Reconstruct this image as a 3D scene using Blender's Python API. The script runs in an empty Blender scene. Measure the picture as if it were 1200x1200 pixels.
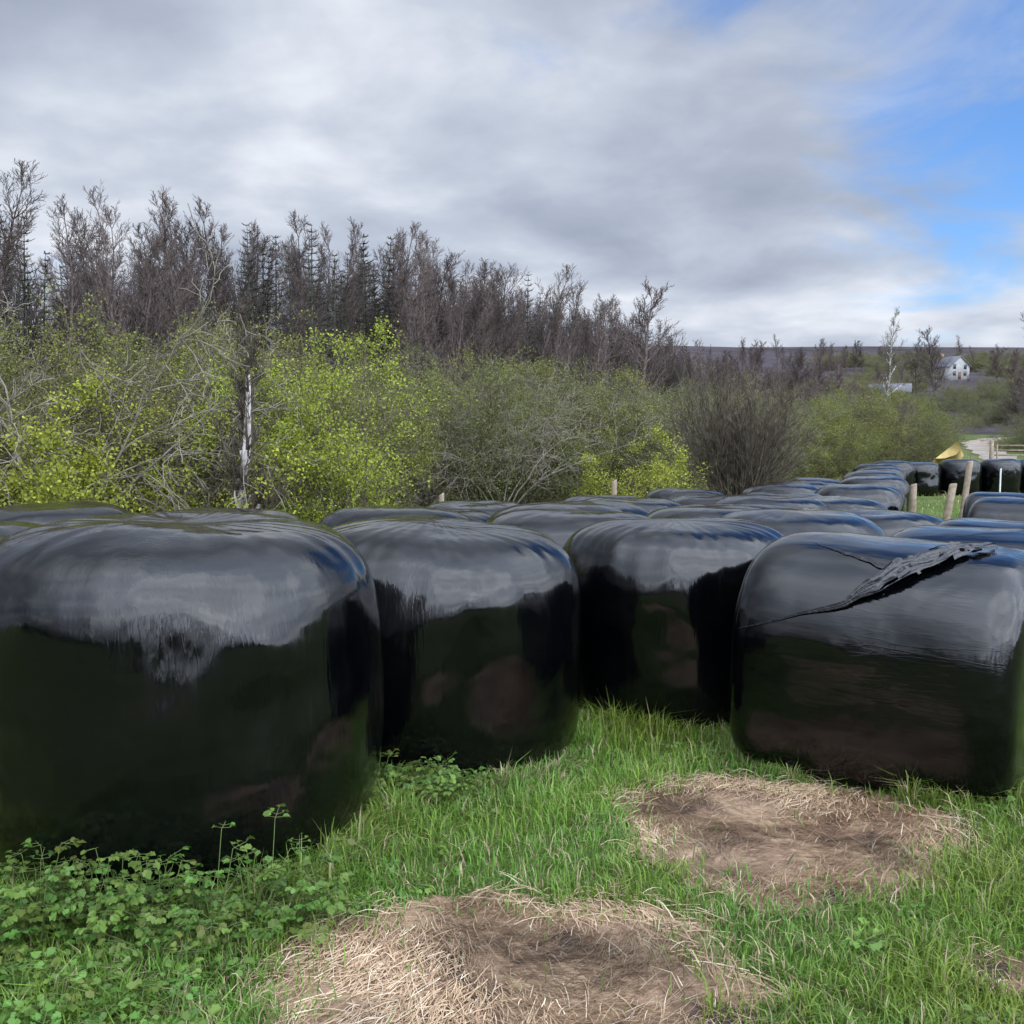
import bpy, math, random
import numpy as np
from mathutils import Vector, Matrix, noise as mn
random.seed(7)
scene=bpy.context.scene
R=math.radians
# ------------------------------------------------------------ helpers
def link(o,parent=None):
    scene.collection.objects.link(o)
    if parent: o.parent=parent
    return o
def empty(name,loc=(0,0,0)):
    e=bpy.data.objects.new(name,None); e.location=loc; e.empty_display_size=.2
    return link(e)
def mesh_np(name,V,groups,cols=None,mats=(),smooth=False):
    V=np.asarray(V,dtype=np.float32)
    me=bpy.data.meshes.new(name)
    me.vertices.add(len(V)); me.vertices.foreach_set('co',V.ravel())
    loops=[];starts=[];mi=[];off=0
    for F,m in groups:
        F=np.asarray(F,dtype=np.int32)
        if len(F)==0: continue
        n,k=F.shape
        loops.append(F.ravel()); starts.append(off+np.arange(n)*k); mi.append(np.full(n,m)); off+=n*k
    loops=np.concatenate(loops).astype(np.int32); starts=np.concatenate(starts).astype(np.int32); mi=np.concatenate(mi).astype(np.int32)
    me.loops.add(len(loops)); me.loops.foreach_set('vertex_index',loops)
    me.polygons.add(len(starts)); me.polygons.foreach_set('loop_start',starts)
    me.polygons.foreach_set('material_index',mi)
    if smooth: me.polygons.foreach_set('use_smooth',np.ones(len(starts),dtype=bool))
    if cols is not None:
        a=me.color_attributes.new('Col','FLOAT_COLOR','POINT')
        c=np.ones((len(V),4),dtype=np.float32); c[:,:3]=cols
        a.data.foreach_set('color',c.ravel())
    for m in mats: me.materials.append(m)
    me.update(calc_edges=True); me.validate()
    return me
def gz(x,y):
    x=np.asarray(x,dtype=float); y=np.asarray(y,dtype=float)
    s=np.maximum(0,y-4)
    z=-0.75*(1-np.exp(-s/12))
    z=z+np.maximum(0,y-48)*0.024
    z=z+0.02*np.sin(x*1.3+.4)*np.sin(y*1.1)*np.clip(1.2-np.abs(y-4)/12,0,1)
    return z
def hillh(x,y):
    if y<=110: return (y-110)*.12+.55
    h=52*math.tanh(.12*(y-110)/52)*(1-.25*max(0,min(1,(40-x)/200)))
    h*=1+.06*math.sin(x*.006+1)
    return h+2.0*mn.noise(Vector((x*.012,y*.012,0)))*min(1,max(0,(y-110)/80))+.55
def terr(x,y): return max(float(gz(x,min(y,120))),hillh(x,y) if y>112 else -9)
# ------------------------------------------------------------ materials
def newmat(name):
    m=bpy.data.materials.new(name); m.use_nodes=True
    nt=m.node_tree; nt.nodes.clear()
    out=nt.nodes.new('ShaderNodeOutputMaterial')
    return m,nt,out
def N(nt,t,**kw):
    n=nt.nodes.new(t)
    for k,v in kw.items():
        if k.startswith('i_'):
            n.inputs[k[2:].replace('_',' ')].default_value=v
        else: setattr(n,k,v)
    return n
def ramp(nt,stops,interp='LINEAR'):
    n=nt.nodes.new('ShaderNodeValToRGB'); cr=n.color_ramp; cr.interpolation=interp
    while len(cr.elements)<len(stops): cr.elements.new(.5)
    for e,(p,c) in zip(cr.elements,stops):
        e.position=p; e.color=(*c,1) if len(c)==3 else c
    return n
def mixc(nt,fac,a,b,blend='MIX'):
    n=nt.nodes.new('ShaderNodeMix'); n.data_type='RGBA'; n.blend_type=blend
    for sock,v in ((n.inputs[0],fac),(n.inputs[6],a),(n.inputs[7],b)):
        if hasattr(v,'is_output'): nt.links.new(v,sock)
        elif isinstance(v,(tuple,list)): sock.default_value=(*v[:3],1)
        else: sock.default_value=v
    return n.outputs[2]
def mth(nt,op,a,b=None,c=None):
    n=nt.nodes.new('ShaderNodeMath'); n.operation=op
    for i,v in enumerate((a,b,c)):
        if v is None: continue
        if hasattr(v,'is_output'): nt.links.new(v,n.inputs[i])
        else: n.inputs[i].default_value=v
    return n.outputs[0]
def leaf_mat(name,trans=.35,rough=.55,varobj=0.0):
    m,nt,out=newmat(name)
    at=N(nt,'ShaderNodeAttribute',attribute_name='Col')
    col=at.outputs['Color']
    if varobj>0:
        oi=N(nt,'ShaderNodeObjectInfo')
        h=N(nt,'ShaderNodeHueSaturation')
        nt.links.new(col,h.inputs['Color'])
        nt.links.new(mth(nt,'MULTIPLY_ADD',oi.outputs['Random'],.05*varobj,.5-.03*varobj),h.inputs['Hue'])
        nt.links.new(mth(nt,'MULTIPLY_ADD',oi.outputs['Random'],-.5*varobj,1+.25*varobj),h.inputs['Value'])
        col=h.outputs['Color']
    p=N(nt,'ShaderNodeBsdfPrincipled'); p.inputs['Roughness'].default_value=rough
    p.inputs['Specular IOR Level'].default_value=.3
    nt.links.new(col,p.inputs['Base Color'])
    t=N(nt,'ShaderNodeBsdfTranslucent'); nt.links.new(col,t.inputs['Color'])
    mx=N(nt,'ShaderNodeMixShader'); mx.inputs[0].default_value=trans
    nt.links.new(p.outputs[0],mx.inputs[1]); nt.links.new(t.outputs[0],mx.inputs[2])
    nt.links.new(mx.outputs[0],out.inputs[0])
    return m
def bark_mat(name,c1,c2,scale=6,rough=.9,var=.3):
    m,nt,out=newmat(name)
    tc=N(nt,'ShaderNodeTexCoord'); no=N(nt,'ShaderNodeTexNoise',i_Scale=scale,i_Detail=2)
    nt.links.new(tc.outputs['Object'],no.inputs['Vector'])
    r=ramp(nt,[(.35,c1),(.65,c2)]); nt.links.new(no.outputs['Fac'],r.inputs[0])
    oi=N(nt,'ShaderNodeObjectInfo'); h=N(nt,'ShaderNodeHueSaturation')
    nt.links.new(r.outputs[0],h.inputs['Color'])
    nt.links.new(mth(nt,'MULTIPLY_ADD',oi.outputs['Random'],var*2,1-var),h.inputs['Value'])
    p=N(nt,'ShaderNodeBsdfDiffuse')
    nt.links.new(h.outputs[0],p.inputs['Color']); nt.links.new(p.outputs[0],out.inputs[0])
    return m
def simple_mat(name,c1,c2,scale=8,rough=.7,bump=0,metal=0):
    m,nt,out=newmat(name)
    tc=N(nt,'ShaderNodeTexCoord'); no=N(nt,'ShaderNodeTexNoise',i_Scale=scale,i_Detail=5)
    nt.links.new(tc.outputs['Object'],no.inputs['Vector'])
    r=ramp(nt,[(.3,c1),(.7,c2)]); nt.links.new(no.outputs['Fac'],r.inputs[0])
    p=N(nt,'ShaderNodeBsdfPrincipled'); p.inputs['Roughness'].default_value=rough; p.inputs['Metallic'].default_value=metal
    nt.links.new(r.outputs[0],p.inputs['Base Color'])
    if bump:
        b=N(nt,'ShaderNodeBump'); b.inputs['Strength'].default_value=bump; b.inputs['Distance'].default_value=.01
        nt.links.new(no.outputs['Fac'],b.inputs['Height']); nt.links.new(b.outputs[0],p.inputs['Normal'])
    nt.links.new(p.outputs[0],out.inputs[0]); return m

def wrap_mat(name,scl,streak,fine):
    m,nt,out=newmat(name)
    tc=N(nt,'ShaderNodeTexCoord'); oi=N(nt,'ShaderNodeObjectInfo')
    add=N(nt,'ShaderNodeVectorMath',operation='ADD')
    nt.links.new(tc.outputs['Object'],add.inputs[0])
    rv=N(nt,'ShaderNodeCombineXYZ'); nt.links.new(mth(nt,'MULTIPLY',oi.outputs['Random'],37.),rv.inputs[0]); nt.links.new(mth(nt,'MULTIPLY',oi.outputs['Random'],91.),rv.inputs[1])
    nt.links.new(rv.outputs[0],add.inputs[1])
    def nz(sc,scale,det,rough=.5,dist=0):
        mp=N(nt,'ShaderNodeMapping'); mp.inputs['Scale'].default_value=sc
        nt.links.new(add.outputs[0],mp.inputs['Vector'])
        n=N(nt,'ShaderNodeTexNoise',i_Scale=scale,i_Detail=det,i_Roughness=rough,i_Distortion=dist)
        nt.links.new(mp.outputs[0],n.inputs['Vector']); return n.outputs['Fac']
    a=nz(scl,3.0,4,.55); b=nz((1,1,1),2.6,2,.45,.5); c=nz(streak,6,3,.6); d=nz((1,1,1),26,3,.6); e=nz(fine,5,2,.5,.3)
    ridge=mth(nt,'SUBTRACT',1.,mth(nt,'MINIMUM',mth(nt,'MULTIPLY',mth(nt,'ABSOLUTE',mth(nt,'SUBTRACT',e,.5)),16.),1.))
    msk=N(nt,'ShaderNodeMapRange'); msk.inputs['From Min'].default_value=.48; msk.inputs['From Max'].default_value=.62; nt.links.new(nz((1,1,1),1.7,3,.6),msk.inputs['Value'])
    ridge=mth(nt,'MULTIPLY',ridge,msk.outputs[0])
    hsum=mth(nt,'ADD',mth(nt,'MULTIPLY',a,.0028),mth(nt,'MULTIPLY',b,.034))
    hsum=mth(nt,'ADD',hsum,mth(nt,'MULTIPLY',c,.0010))
    hsum=mth(nt,'ADD',hsum,mth(nt,'MULTIPLY',d,.0003))
    hsum=mth(nt,'ADD',hsum,mth(nt,'MULTIPLY',ridge,.0006))
    bp=N(nt,'ShaderNodeBump'); bp.inputs['Strength'].default_value=.5; bp.inputs['Distance'].default_value=1.0
    nt.links.new(hsum,bp.inputs['Height'])
    p=N(nt,'ShaderNodeBsdfPrincipled')
    rr=ramp(nt,[(.35,(.06,)*3),(.6,(.14,)*3),(.75,(.27,)*3)]); nt.links.new(nz(streak,3,6,.7),rr.inputs[0])
    nt.links.new(rr.outputs[0],p.inputs['Roughness'])
    cr=ramp(nt,[(.45,(.0006,.0008,.0013)),(.65,(.0018,.0018,.0021)),(.82,(.006,.006,.006))]); nt.links.new(nz((1,1,1),3.0,7,.75),cr.inputs[0])
    nt.links.new(cr.outputs[0],p.inputs['Base Color'])
    p.inputs['IOR'].default_value=1.49
    nt.links.new(bp.outputs[0],p.inputs['Normal']); nt.links.new(p.outputs[0],out.inputs[0])
    return m
M_wrap_st=wrap_mat('black_wrap_film',(5,5,.9),(7,7,.5),(5,5,.6))
M_wrap_ly=wrap_mat('black_wrap_film_side',(.9,5,5),(.5,7,7),(.6,5,5))
M_flap=simple_mat('loose_film',(.004,.004,.005),(.022,.022,.025),40,.33,.8)
M_bark=bark_mat('bark_wood',(.072,.055,.050),(.140,.113,.104))
M_barkb=bark_mat('bark_brown',(.065,.052,.04),(.15,.128,.098))
M_barkg=bark_mat('bark_grey',(.095,.085,.066),(.19,.17,.135))
M_spruce=bark_mat('conifer_twig',(.038,.042,.032),(.082,.076,.06))
M_birch=bark_mat('birch_bark',(.16,.14,.12),(.70,.66,.62),scale=5,var=.05)
M_leaf=leaf_mat('hedge_leaf',.3,.5,.8)
M_grass=leaf_mat('grass_blade',.3,.5)
M_straw=leaf_mat('straw_strand',.1,.6)

# ------------------------------------------------------------ tubes and leaves
def tubes(segs,sides=3):
    S=np.array(segs,dtype=float)
    p0=S[:,0:3];p1=S[:,3:6];r0=S[:,6];r1=S[:,7]
    d=p1-p0; d/= (np.linalg.norm(d,axis=1,keepdims=True)+1e-9)
    ref=np.where(np.abs(d[:,2:3])>.9,np.array([[1.,0,0]]),np.array([[0,0,1.]]))
    u=np.cross(d,ref); u/=(np.linalg.norm(u,axis=1,keepdims=True)+1e-9); v=np.cross(d,u)
    n=len(S); V=np.zeros((n,2*sides,3))
    for k in range(sides):
        a=2*math.pi*k/sides; o=u*math.cos(a)+v*math.sin(a)
        V[:,k]=p0+o*r0[:,None]; V[:,sides+k]=p1+o*r1[:,None]
    F=[]
    base=np.arange(n)*2*sides
    for k in range(sides):
        k2=(k+1)%sides
        F.append(np.stack([base+k,base+k2,base+sides+k2,base+sides+k],1))
    return V.reshape(-1,3),np.concatenate(F)
def leaves(P,size,rng):
    n=len(P)
    a=rng.normal(size=(n,3)); a/=np.linalg.norm(a,axis=1,keepdims=True)
    b=rng.normal(size=(n,3))
    b-= (b*a).sum(1,keepdims=True)*a; b/=np.linalg.norm(b,axis=1,keepdims=True)
    s=(size*rng.uniform(.6,1.35,n))[:,None]
    V=np.stack([P-a*s*.6,P+b*s*.38,P+a*s*.6,P-b*s*.38],1).reshape(-1,3)
    return V,np.arange(n*4).reshape(n,4)
def nrm(v):
    l=math.sqrt(v[0]**2+v[1]**2+v[2]**2)+1e-9
    return (v[0]/l,v[1]/l,v[2]/l)
def grow(rnd,segs,nodes,p,d,L,r,lvl,cfg):
    mx=len(cfg['n'])-1
    n=cfg['n'][lvl]; wob=cfg['wob'][lvl]; up=cfg['up'][lvl]
    for i in range(n):
        d=nrm((d[0]+rnd.gauss(0,wob),d[1]+rnd.gauss(0,wob),d[2]+rnd.gauss(0,wob)+up))
        st=L/n
        q=(p[0]+d[0]*st,p[1]+d[1]*st,p[2]+d[2]*st)
        ra=r*(1-.85*i/n); rb=r*(1-.85*(i+1)/n)
        segs.append((*p,*q,max(ra,cfg['rmin']),max(rb,cfg['rmin'])))
        if lvl>=cfg['leaflvl']: nodes.append(q)
        if lvl<mx and (i+1)/n>cfg['start'][lvl]:
            c=cfg['kids'][lvl]; kc=int(c)+(1 if rnd.random()<c-int(c) else 0)
            for k in range(kc):
                ang=R(rnd.uniform(*cfg['ang'][lvl])); az=rnd.uniform(0,2*math.pi)
                D=Vector(d); u=D.orthogonal().normalized(); w=D.cross(u)
                nd=D*math.cos(ang)+(u*math.cos(az)+w*math.sin(az))*math.sin(ang)
                f=1-cfg['taper'][lvl]*(i/n)
                grow(rnd,segs,nodes,q,tuple(nd),L*cfg['ratio'][lvl]*f*rnd.uniform(.65,1.2),max(ra*.55,cfg['rmin']),lvl+1,cfg)
        p=q
def bare_tree_mesh(name,H,seed,mat,spread=1.0,rmin=.007,trunk=.011,drop=0,mat2=None):
    rnd=random.Random(seed); segs=[];nodes=[]
    cfg=dict(n=[12,6,4,3],wob=[.045,.09,.14,.18],up=[.04,.13-drop,.12-drop,.08-drop],start=[.18,.15,.2],kids=[3,1.7,1.6],
             ang=[(22*spread,48*spread),(18,45),(18,45)],ratio=[.33*spread,.46,.55],taper=[.76,.45,.35],rmin=rmin,leaflvl=9)
    grow(rnd,segs,nodes,(0,0,-.2),(rnd.uniform(-.06,.06),rnd.uniform(-.06,.06),1),H,H*trunk,0,cfg)
    th=.05 if mat2 is None else .03
    big=[s for s in segs if s[6]>th]; sm=[s for s in segs if s[6]<=th]
    V1,F1=tubes(big,7); V2,F2=tubes(sm,3)
    return mesh_np(name,np.concatenate([V1,V2]),[(F1,0),(F2+len(V1),0 if mat2 is None else 1)],mats=[mat]+([mat2] if mat2 else []))
def conifer_mesh(name,H,seed,mat):
    rnd=random.Random(seed); segs=[]
    n=36; lean=(rnd.gauss(0,.02),rnd.gauss(0,.02))
    def tp(t): return (lean[0]*t*H,lean[1]*t*H,t*H)
    for i in range(n):
        a=tp(i/n); b=tp((i+1)/n); segs.append((*a,*b,H*.009*(1-i/n)+.012,H*.009*(1-(i+1)/n)+.012))
        if i/n<.2: continue
        for k in range(5):
            az=rnd.uniform(0,6.283); L=(1-i/n)*H*.17*rnd.uniform(.55,1.15)+.2
            el=.15+.35*(i/n); p=b; m=5
            d=[math.cos(az),math.sin(az),el]
            for j in range(m):
                d2=nrm((d[0],d[1],el-.35+.18*j)); q=tuple(p[c]+d2[c]*L/m for c in range(3))
                segs.append((*p,*q,.012*(1-j/m)+.009,.012*(1-(j+1)/m)+.009))
                for s in (-1,1):
                    tl=L*.28*(1-j/(m+1))*rnd.uniform(.6,1.2)
                    td=nrm((d[0]*.6-d[1]*s*.8,d[1]*.6+d[0]*s*.8,rnd.uniform(-.35,.3)))
                    segs.append((*q,*(q[c]+td[c]*tl for c in range(3)),.011,.007))
                p=q
    V,F=tubes(segs,3)
    return mesh_np(name,V,[(F,0)],mats=[mat])
def shrub_mesh(name,H,seed,leafcol,leafcol2,per,size,matb,stems=12,W=.9,twigs=(2,2)):
    rnd=random.Random(seed); rng=np.random.RandomState(seed); segs=[];nodes=[]
    cfg=dict(n=[7,5,4],wob=[.12,.2,.28],up=[-.02,.02,.0],start=[.05,.1],kids=list(twigs),ang=[(30,75),(30,75)],
             ratio=[.42,.5],taper=[.5,.3],rmin=.0038,leaflvl=1)
    for s in range(stems):
        az=rnd.uniform(0,6.283); sp=rnd.uniform(.1,W); rr=rnd.uniform(0,.45)
        grow(rnd,segs,nodes,(rr*math.cos(az),rr*math.sin(az),-.05),(sp*math.cos(az),sp*math.sin(az),1),H*rnd.uniform(.6,1.1),rnd.uniform(.013,.026),0,cfg)
    V1,F1=tubes(segs,4)
    P=np.array(nodes)
    cl=np.array([mn.noise(Vector(p)*1.3+Vector((seed,0,0))) for p in P])
    keep=rng.uniform(size=len(P))<np.clip(.64+2.2*cl,.05,1); P=P[keep]
    P=np.repeat(P,per,axis=0)+rng.normal(size=(len(P)*per,3))*.06
    P=P[P[:,2]>.03]
    V2,F2=leaves(P,size,rng)
    t=rng.uniform(size=(len(P),1)); c=np.array(leafcol)*t+np.array(leafcol2)*(1-t); c=c*rng.uniform(.75,1.25,(len(P),1))
    C=np.concatenate([np.ones((len(V1),3))*.1,np.repeat(c,4,axis=0)])
    return mesh_np(name,np.concatenate([V1,V2]),[(F1,0),(F2+len(V1),1)],mats=[matb,M_leaf],cols=C)
def inst(name,me,x,y,s=1,rz=None,parent=None,z=None,sx=None,tilt=0):
    o=bpy.data.objects.new(name,me)
    zz=float(gz(x,y)) if z is None else z
    o.location=(x,y,zz); o.scale=(sx or s,sx or s,s); o.rotation_euler=(random.gauss(0,tilt) if tilt else 0,random.gauss(0,tilt) if tilt else 0,random.uniform(0,6.28) if rz is None else rz)
    return link(o,parent)

# ------------------------------------------------------------ ground
def ground():
    def axis(lo,hi,fine0,fine1,step,g=1.18):
        a=list(np.arange(fine0,fine1+1e-6,step)); s=step
        while a[-1]<hi: s*=g; a.append(min(hi,a[-1]+s))
        s=step
        while a[0]>lo: s*=g; a.insert(0,max(lo,a[0]-s))
        return np.array(a)
    X=axis(-900,900,-4,6,.12); Y=axis(-300,1400,1,9,.12)
    gx,gy=np.meshgrid(X,Y,indexing='xy'); z=gz(gx,np.minimum(gy,120))
    z=np.where(gy>120,z-(gy-120)*.02,z)
    V=np.stack([gx,gy,z],-1).reshape(-1,3); nx=len(X); ny=len(Y)
    i=np.arange(nx-1)[None,:]+np.arange(ny-1)[:,None]*nx; i=i.ravel()
    F=np.stack([i,i+1,i+1+nx,i+nx],1)
    m,nt,out=newmat('ground_grass_soil')
    tc=N(nt,'ShaderNodeTexCoord')
    n1=N(nt,'ShaderNodeTexNoise',i_Scale=1.3,i_Detail=8,i_Roughness=.7); n2=N(nt,'ShaderNodeTexNoise',i_Scale=60,i_Detail=5,i_Roughness=.7)
    n3=N(nt,'ShaderNodeTexNoise',i_Scale=.06,i_Detail=4)
    for n in (n1,n2,n3): nt.links.new(tc.outputs['Object'],n.inputs['Vector'])
    r1=ramp(nt,[(.3,(.05,.055,.02)),(.5,(.08,.12,.03)),(.7,(.13,.14,.05))]); nt.links.new(n1.outputs['Fac'],r1.inputs[0])
    r2=ramp(nt,[(.3,(.45,)*3),(.7,(1.3,)*3)]); nt.links.new(n2.outputs['Fac'],r2.inputs[0])
    c=mixc(nt,1.,r1.outputs[0],r2.outputs[0],'MULTIPLY')
    r3=ramp(nt,[(.4,(0,)*3),(.6,(1,)*3)]); nt.links.new(n3.outputs['Fac'],r3.inputs[0])
    c=mixc(nt,mth(nt,'MULTIPLY',r3.outputs[0],.4),c,(.13,.12,.06))
    p=N(nt,'ShaderNodeBsdfPrincipled'); p.inputs['Roughness'].default_value=.95; p.inputs['Specular IOR Level'].default_value=.1
    b=N(nt,'ShaderNodeBump'); b.inputs['Strength'].default_value=.8; b.inputs['Distance'].default_value=.02
    nt.links.new(n2.outputs['Fac'],b.inputs['Height']); nt.links.new(b.outputs[0],p.inputs['Normal'])
    nt.links.new(c,p.inputs['Base Color']); nt.links.new(p.outputs[0],out.inputs[0])
    link(bpy.data.objects.new('ground',mesh_np('ground',V,[(F,0)],mats=[m],smooth=True)))
ground()

# ------------------------------------------------------------ bales
def ssgn(v,e): return math.copysign(abs(v)**e,v)
def profile(pt,pb,rings):
    pts=[]
    for j in range(1201):
        ph=-math.pi/2+math.pi*j/1200; pp=pt if ph>0 else pb
        pts.append((abs(math.cos(ph))**(2/pp),ssgn(math.sin(ph),2/pp)))
    A=np.array(pts); s=np.concatenate([[0],np.cumsum(np.hypot(*np.diff(A,axis=0).T))]); t=np.linspace(0,s[-1],rings+1)
    return list(zip(np.interp(t,s,A[:,0]),np.interp(t,s,A[:,1])))
def standing_bale(name,Rr,H,seed,seg=96,rings=56,pt=None):
    V=[];h=H/2; s=Vector((seed*3.1,seed*1.7,seed*.9))
    ell=1+random.uniform(-.02,.02); pt=pt or random.uniform(4.6,5.8)
    for r,z in profile(pt,7.0,rings):
        for i in range(seg):
            a=2*math.pi*i/seg; d=Vector((math.cos(a),math.sin(a),0))
            P=Vector((d.x*r*Rr*ell,d.y*r*Rr/ell,z*h+h))
            nn=mn.noise(P*1.5+s)*.036+mn.noise(P*4.0+s)*.010
            pl=mn.noise(Vector((d.x*9,d.y*9,z*1.2))+s)*.008*max(0,min(1,(z-.35)*2.5))*min(1,r*1.2)
            dd=Vector((d.x*r,d.y*r,z*.8)).normalized()
            P+=dd*(nn+pl)
            if z>.5: P.z-=.03*r**3*min(1,(z-.5)*2)
            P.z=max(P.z,-.01)
            tt=max(0,min(1,P.z/H)); bul=1+.03*math.sin(tt*math.pi)-.02*max(0,tt-.5)
            V.append((P.x*bul,P.y*bul,P.z))
    F=[]
    for j in range(rings):
        for i in range(seg):
            F.append((j*seg+i,j*seg+(i+1)%seg,(j+1)*seg+(i+1)%seg,(j+1)*seg+i))
    return mesh_np(name,V,[(F,0)],mats=[M_wrap_st],smooth=True)
LY_N=2.75; LY_A=.71; LY_B=.565; LY_L=.65
def lysurf(x,a):
    e=2/LY_N
    t=min(1,abs(x)/LY_L); k=(1-t**9)**(1/9.) if t<1 else 0
    return Vector((x,-ssgn(math.sin(a),e)*LY_A*k,ssgn(math.cos(a),e)*LY_B*k+LY_B))
def lying_bale(name,seed,seg=112,rings=60):
    V=[];s=Vector((seed*2.3,seed*1.1,seed*.7))
    for k,x in profile(9,9,rings):
        x*=LY_L
        for i in range(seg):
            a=2*math.pi*i/seg; e=2/LY_N
            zc=math.cos(a); e2=e if zc>0 else 2/4.5
            y=-ssgn(math.sin(a),e2)*LY_A*k; z=ssgn(zc,e2)*LY_B*k+LY_B
            P=Vector((x,y,z)); nn=mn.noise(P*1.4+s)*.02+mn.noise(P*4+s)*.006
            d=Vector((x*.3,y,z-LY_B)); d=d.normalized() if d.length>1e-4 else Vector((0,0,1))
            P+=d*nn
            P.z=max(P.z,-.01)
            V.append(tuple(P))
    F=[]
    for j in range(rings):
        for i in range(seg):
            F.append((j*seg+i,(j+1)*seg+i,(j+1)*seg+(i+1)%seg,j*seg+(i+1)%seg))
    return mesh_np(name,V,[(F,0)],mats=[M_wrap_ly],smooth=True)
BN='black_wrapped_silage_bale'
st=[(-1.31,3.94,.79,1),(-.41,5.16,.75,1),(.99,6.04,.71,1),(1.92,4.98,.76,2),
 (-3.1,5.1,.7,0),(-1.88,5.8,.7,0),(-.75,6.75,.7,0),(.45,7.5,.7,0),(2.1,7.6,.72,0),(-.95,8.2,.7,0),(-2.3,7.9,.7,0),(-3.7,6.8,.7,0),(-3.9,8.5,.7,0),
 (.6,9.0,.7,0),(1.6,8.9,.7,0),(-.7,9.8,.7,0),(3.35,9.2,.72,0),(.8,10.5,.7,0),(2.3,10.2,.7,0),(-.4,11.3,.7,0),(1.4,11.9,.7,0),(3.0,11.6,.7,0),
 (2.6,13.2,.7,0),(4.1,12.8,.7,0),(1.3,13.5,.7,0),(3.9,14.5,.7,0),(2.6,15,.7,0),(5.3,15.4,.7,0),(4.6,17,.7,0),(6.2,17.6,.7,0),(5.4,19,.7,0),(7.2,20,.7,0),(6.6,21.8,.7,0),
 (8.2,22.8,.7,0),(9.1,25.5,.7,0),(10.0,27.3,.7,0),(10.9,30,.7,0),(12.2,32.3,.7,0),(13.8,34,.7,0),(15.3,34.3,.7,0),(16.8,34.6,.7,0),(18.2,35.2,.7,0),
 (3.05,6.25,.74,3),(3.85,7.45,.74,3),(6.4,12.3,.72,3),(7.1,14.1,.72,3)]
P=np.array([[a[0],a[1]] for a in st]); RR=np.array([a[2] for a in st])
for it in range(60):
    for i in range(len(st)):
        for j in range(i+1,len(st)):
            d=P[j]-P[i]; L=np.hypot(*d); mnd=RR[i]+RR[j]
            if L<mnd:
                c=d/L*(mnd-L)
                if i<4 and j>=4: P[j]+=c
                elif i>=4: P[i]-=c/2; P[j]+=c/2
bale_xy=[]
Hs={0:1.25,1:1.20,2:1.19}
for i,(x0,y0,r,t) in enumerate(st):
    x,y=P[i]; z=float(gz(x,y))-.015; bale_xy.append((x,y,r))
    if t in (0,1):
        me=standing_bale(BN,r*.985,Hs.get(i,random.uniform(1.10,1.23)),i+1,160 if t else 72,110 if t else 48,5.2 if t else None)
        o=bpy.data.objects.new(BN,me); o.rotation_euler=(random.gauss(0,.016),random.gauss(0,.016),random.uniform(0,6.28) if t==0 else 0)
    else:
        me=lying_bale(BN,i+1,160 if t==2 else 96,110 if t==2 else 60); o=bpy.data.objects.new(BN,me)
        o.rotation_euler=(0,R(1.0),R(-34)) if t==2 else (0,0,R(-34+random.uniform(-5,5)))
        if t==2: lyb=o
    o.location=(x,y,z); link(o)
def flap():
    V=[];F=[];nu=150;nw=21
    key=[(-.57,79,.003),(-.3,70,.009),(-.08,61,.028),(.04,49,.075),(.15,33,.125),(.25,20,.14),(.34,9,.10),(.43,0,.05)]
    for i in range(nu+1):
        t=i/nu*(len(key)-1); k=min(int(t),len(key)-2); f=t-k; f=f*f*(3-2*f)*.4+f*.6
        x,a,w=[key[k][c]*(1-f)+key[k+1][c]*f for c in range(3)]; a=R(a); t=i/nu
        w*=1+.35*mn.noise(Vector((t*9,3,0)))
        for j in range(nw):
            s=j/(nw-1)-.5
            zz=abs((j*.42+2.0*mn.noise(Vector((t*5,j*.12,2))))%2-1)
            off=.006+w*.26*zz+.012*abs(mn.noise(Vector((t*16,s*8,0))))*min(1,w*12)
            aa=a+s*w/.62+.04*mn.noise(Vector((t*7,0,5)))
            xx=x+s*w*.75+.02*mn.noise(Vector((t*11,s*4,3)))*min(1,w*10)
            p=lysurf(min(xx,.6),aa); c=Vector((xx,0,LY_B)); nv=(p-c).normalized()
            V.append(tuple(p+nv*off))
    for i in range(nu):
        for j in range(nw-1):
            e=abs(j/(nw-2)-.5)*2
            if i/nu>.4 and mn.noise(Vector((i*.10,j*.7,1)))>.50-.32*e**3-.28*max(0,i/nu-.88)*7: continue
            F.append((i*nw+j,(i+1)*nw+j,(i+1)*nw+j+1,i*nw+j+1))
    n0=len(V)
    for i in range(61):
        t=i/60; x=-.38+.5*t; a=R(14)+R(24)*t
        w=.004+.016*t*(1+.6*mn.noise(Vector((t*14,0,4))))
        for j in range(5):
            s=j/4-.5; aa=a+s*w/.6+.02*mn.noise(Vector((t*11,7,0)))
            p=lysurf(x+.012*mn.noise(Vector((t*9,0,0))),aa); V.append(tuple(p+Vector((0,0,1))*(.005+.009*(j%2)*t)))
    for i in range(60):
        for j in range(4):
            F.append((n0+i*5+j,n0+(i+1)*5+j,n0+(i+1)*5+j+1,n0+i*5+j+1))
    o=bpy.data.objects.new('torn_film_flap',mesh_np('torn_film_flap',V,[(F,0)],mats=[M_flap])); link(o,lyb)
flap()

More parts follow.
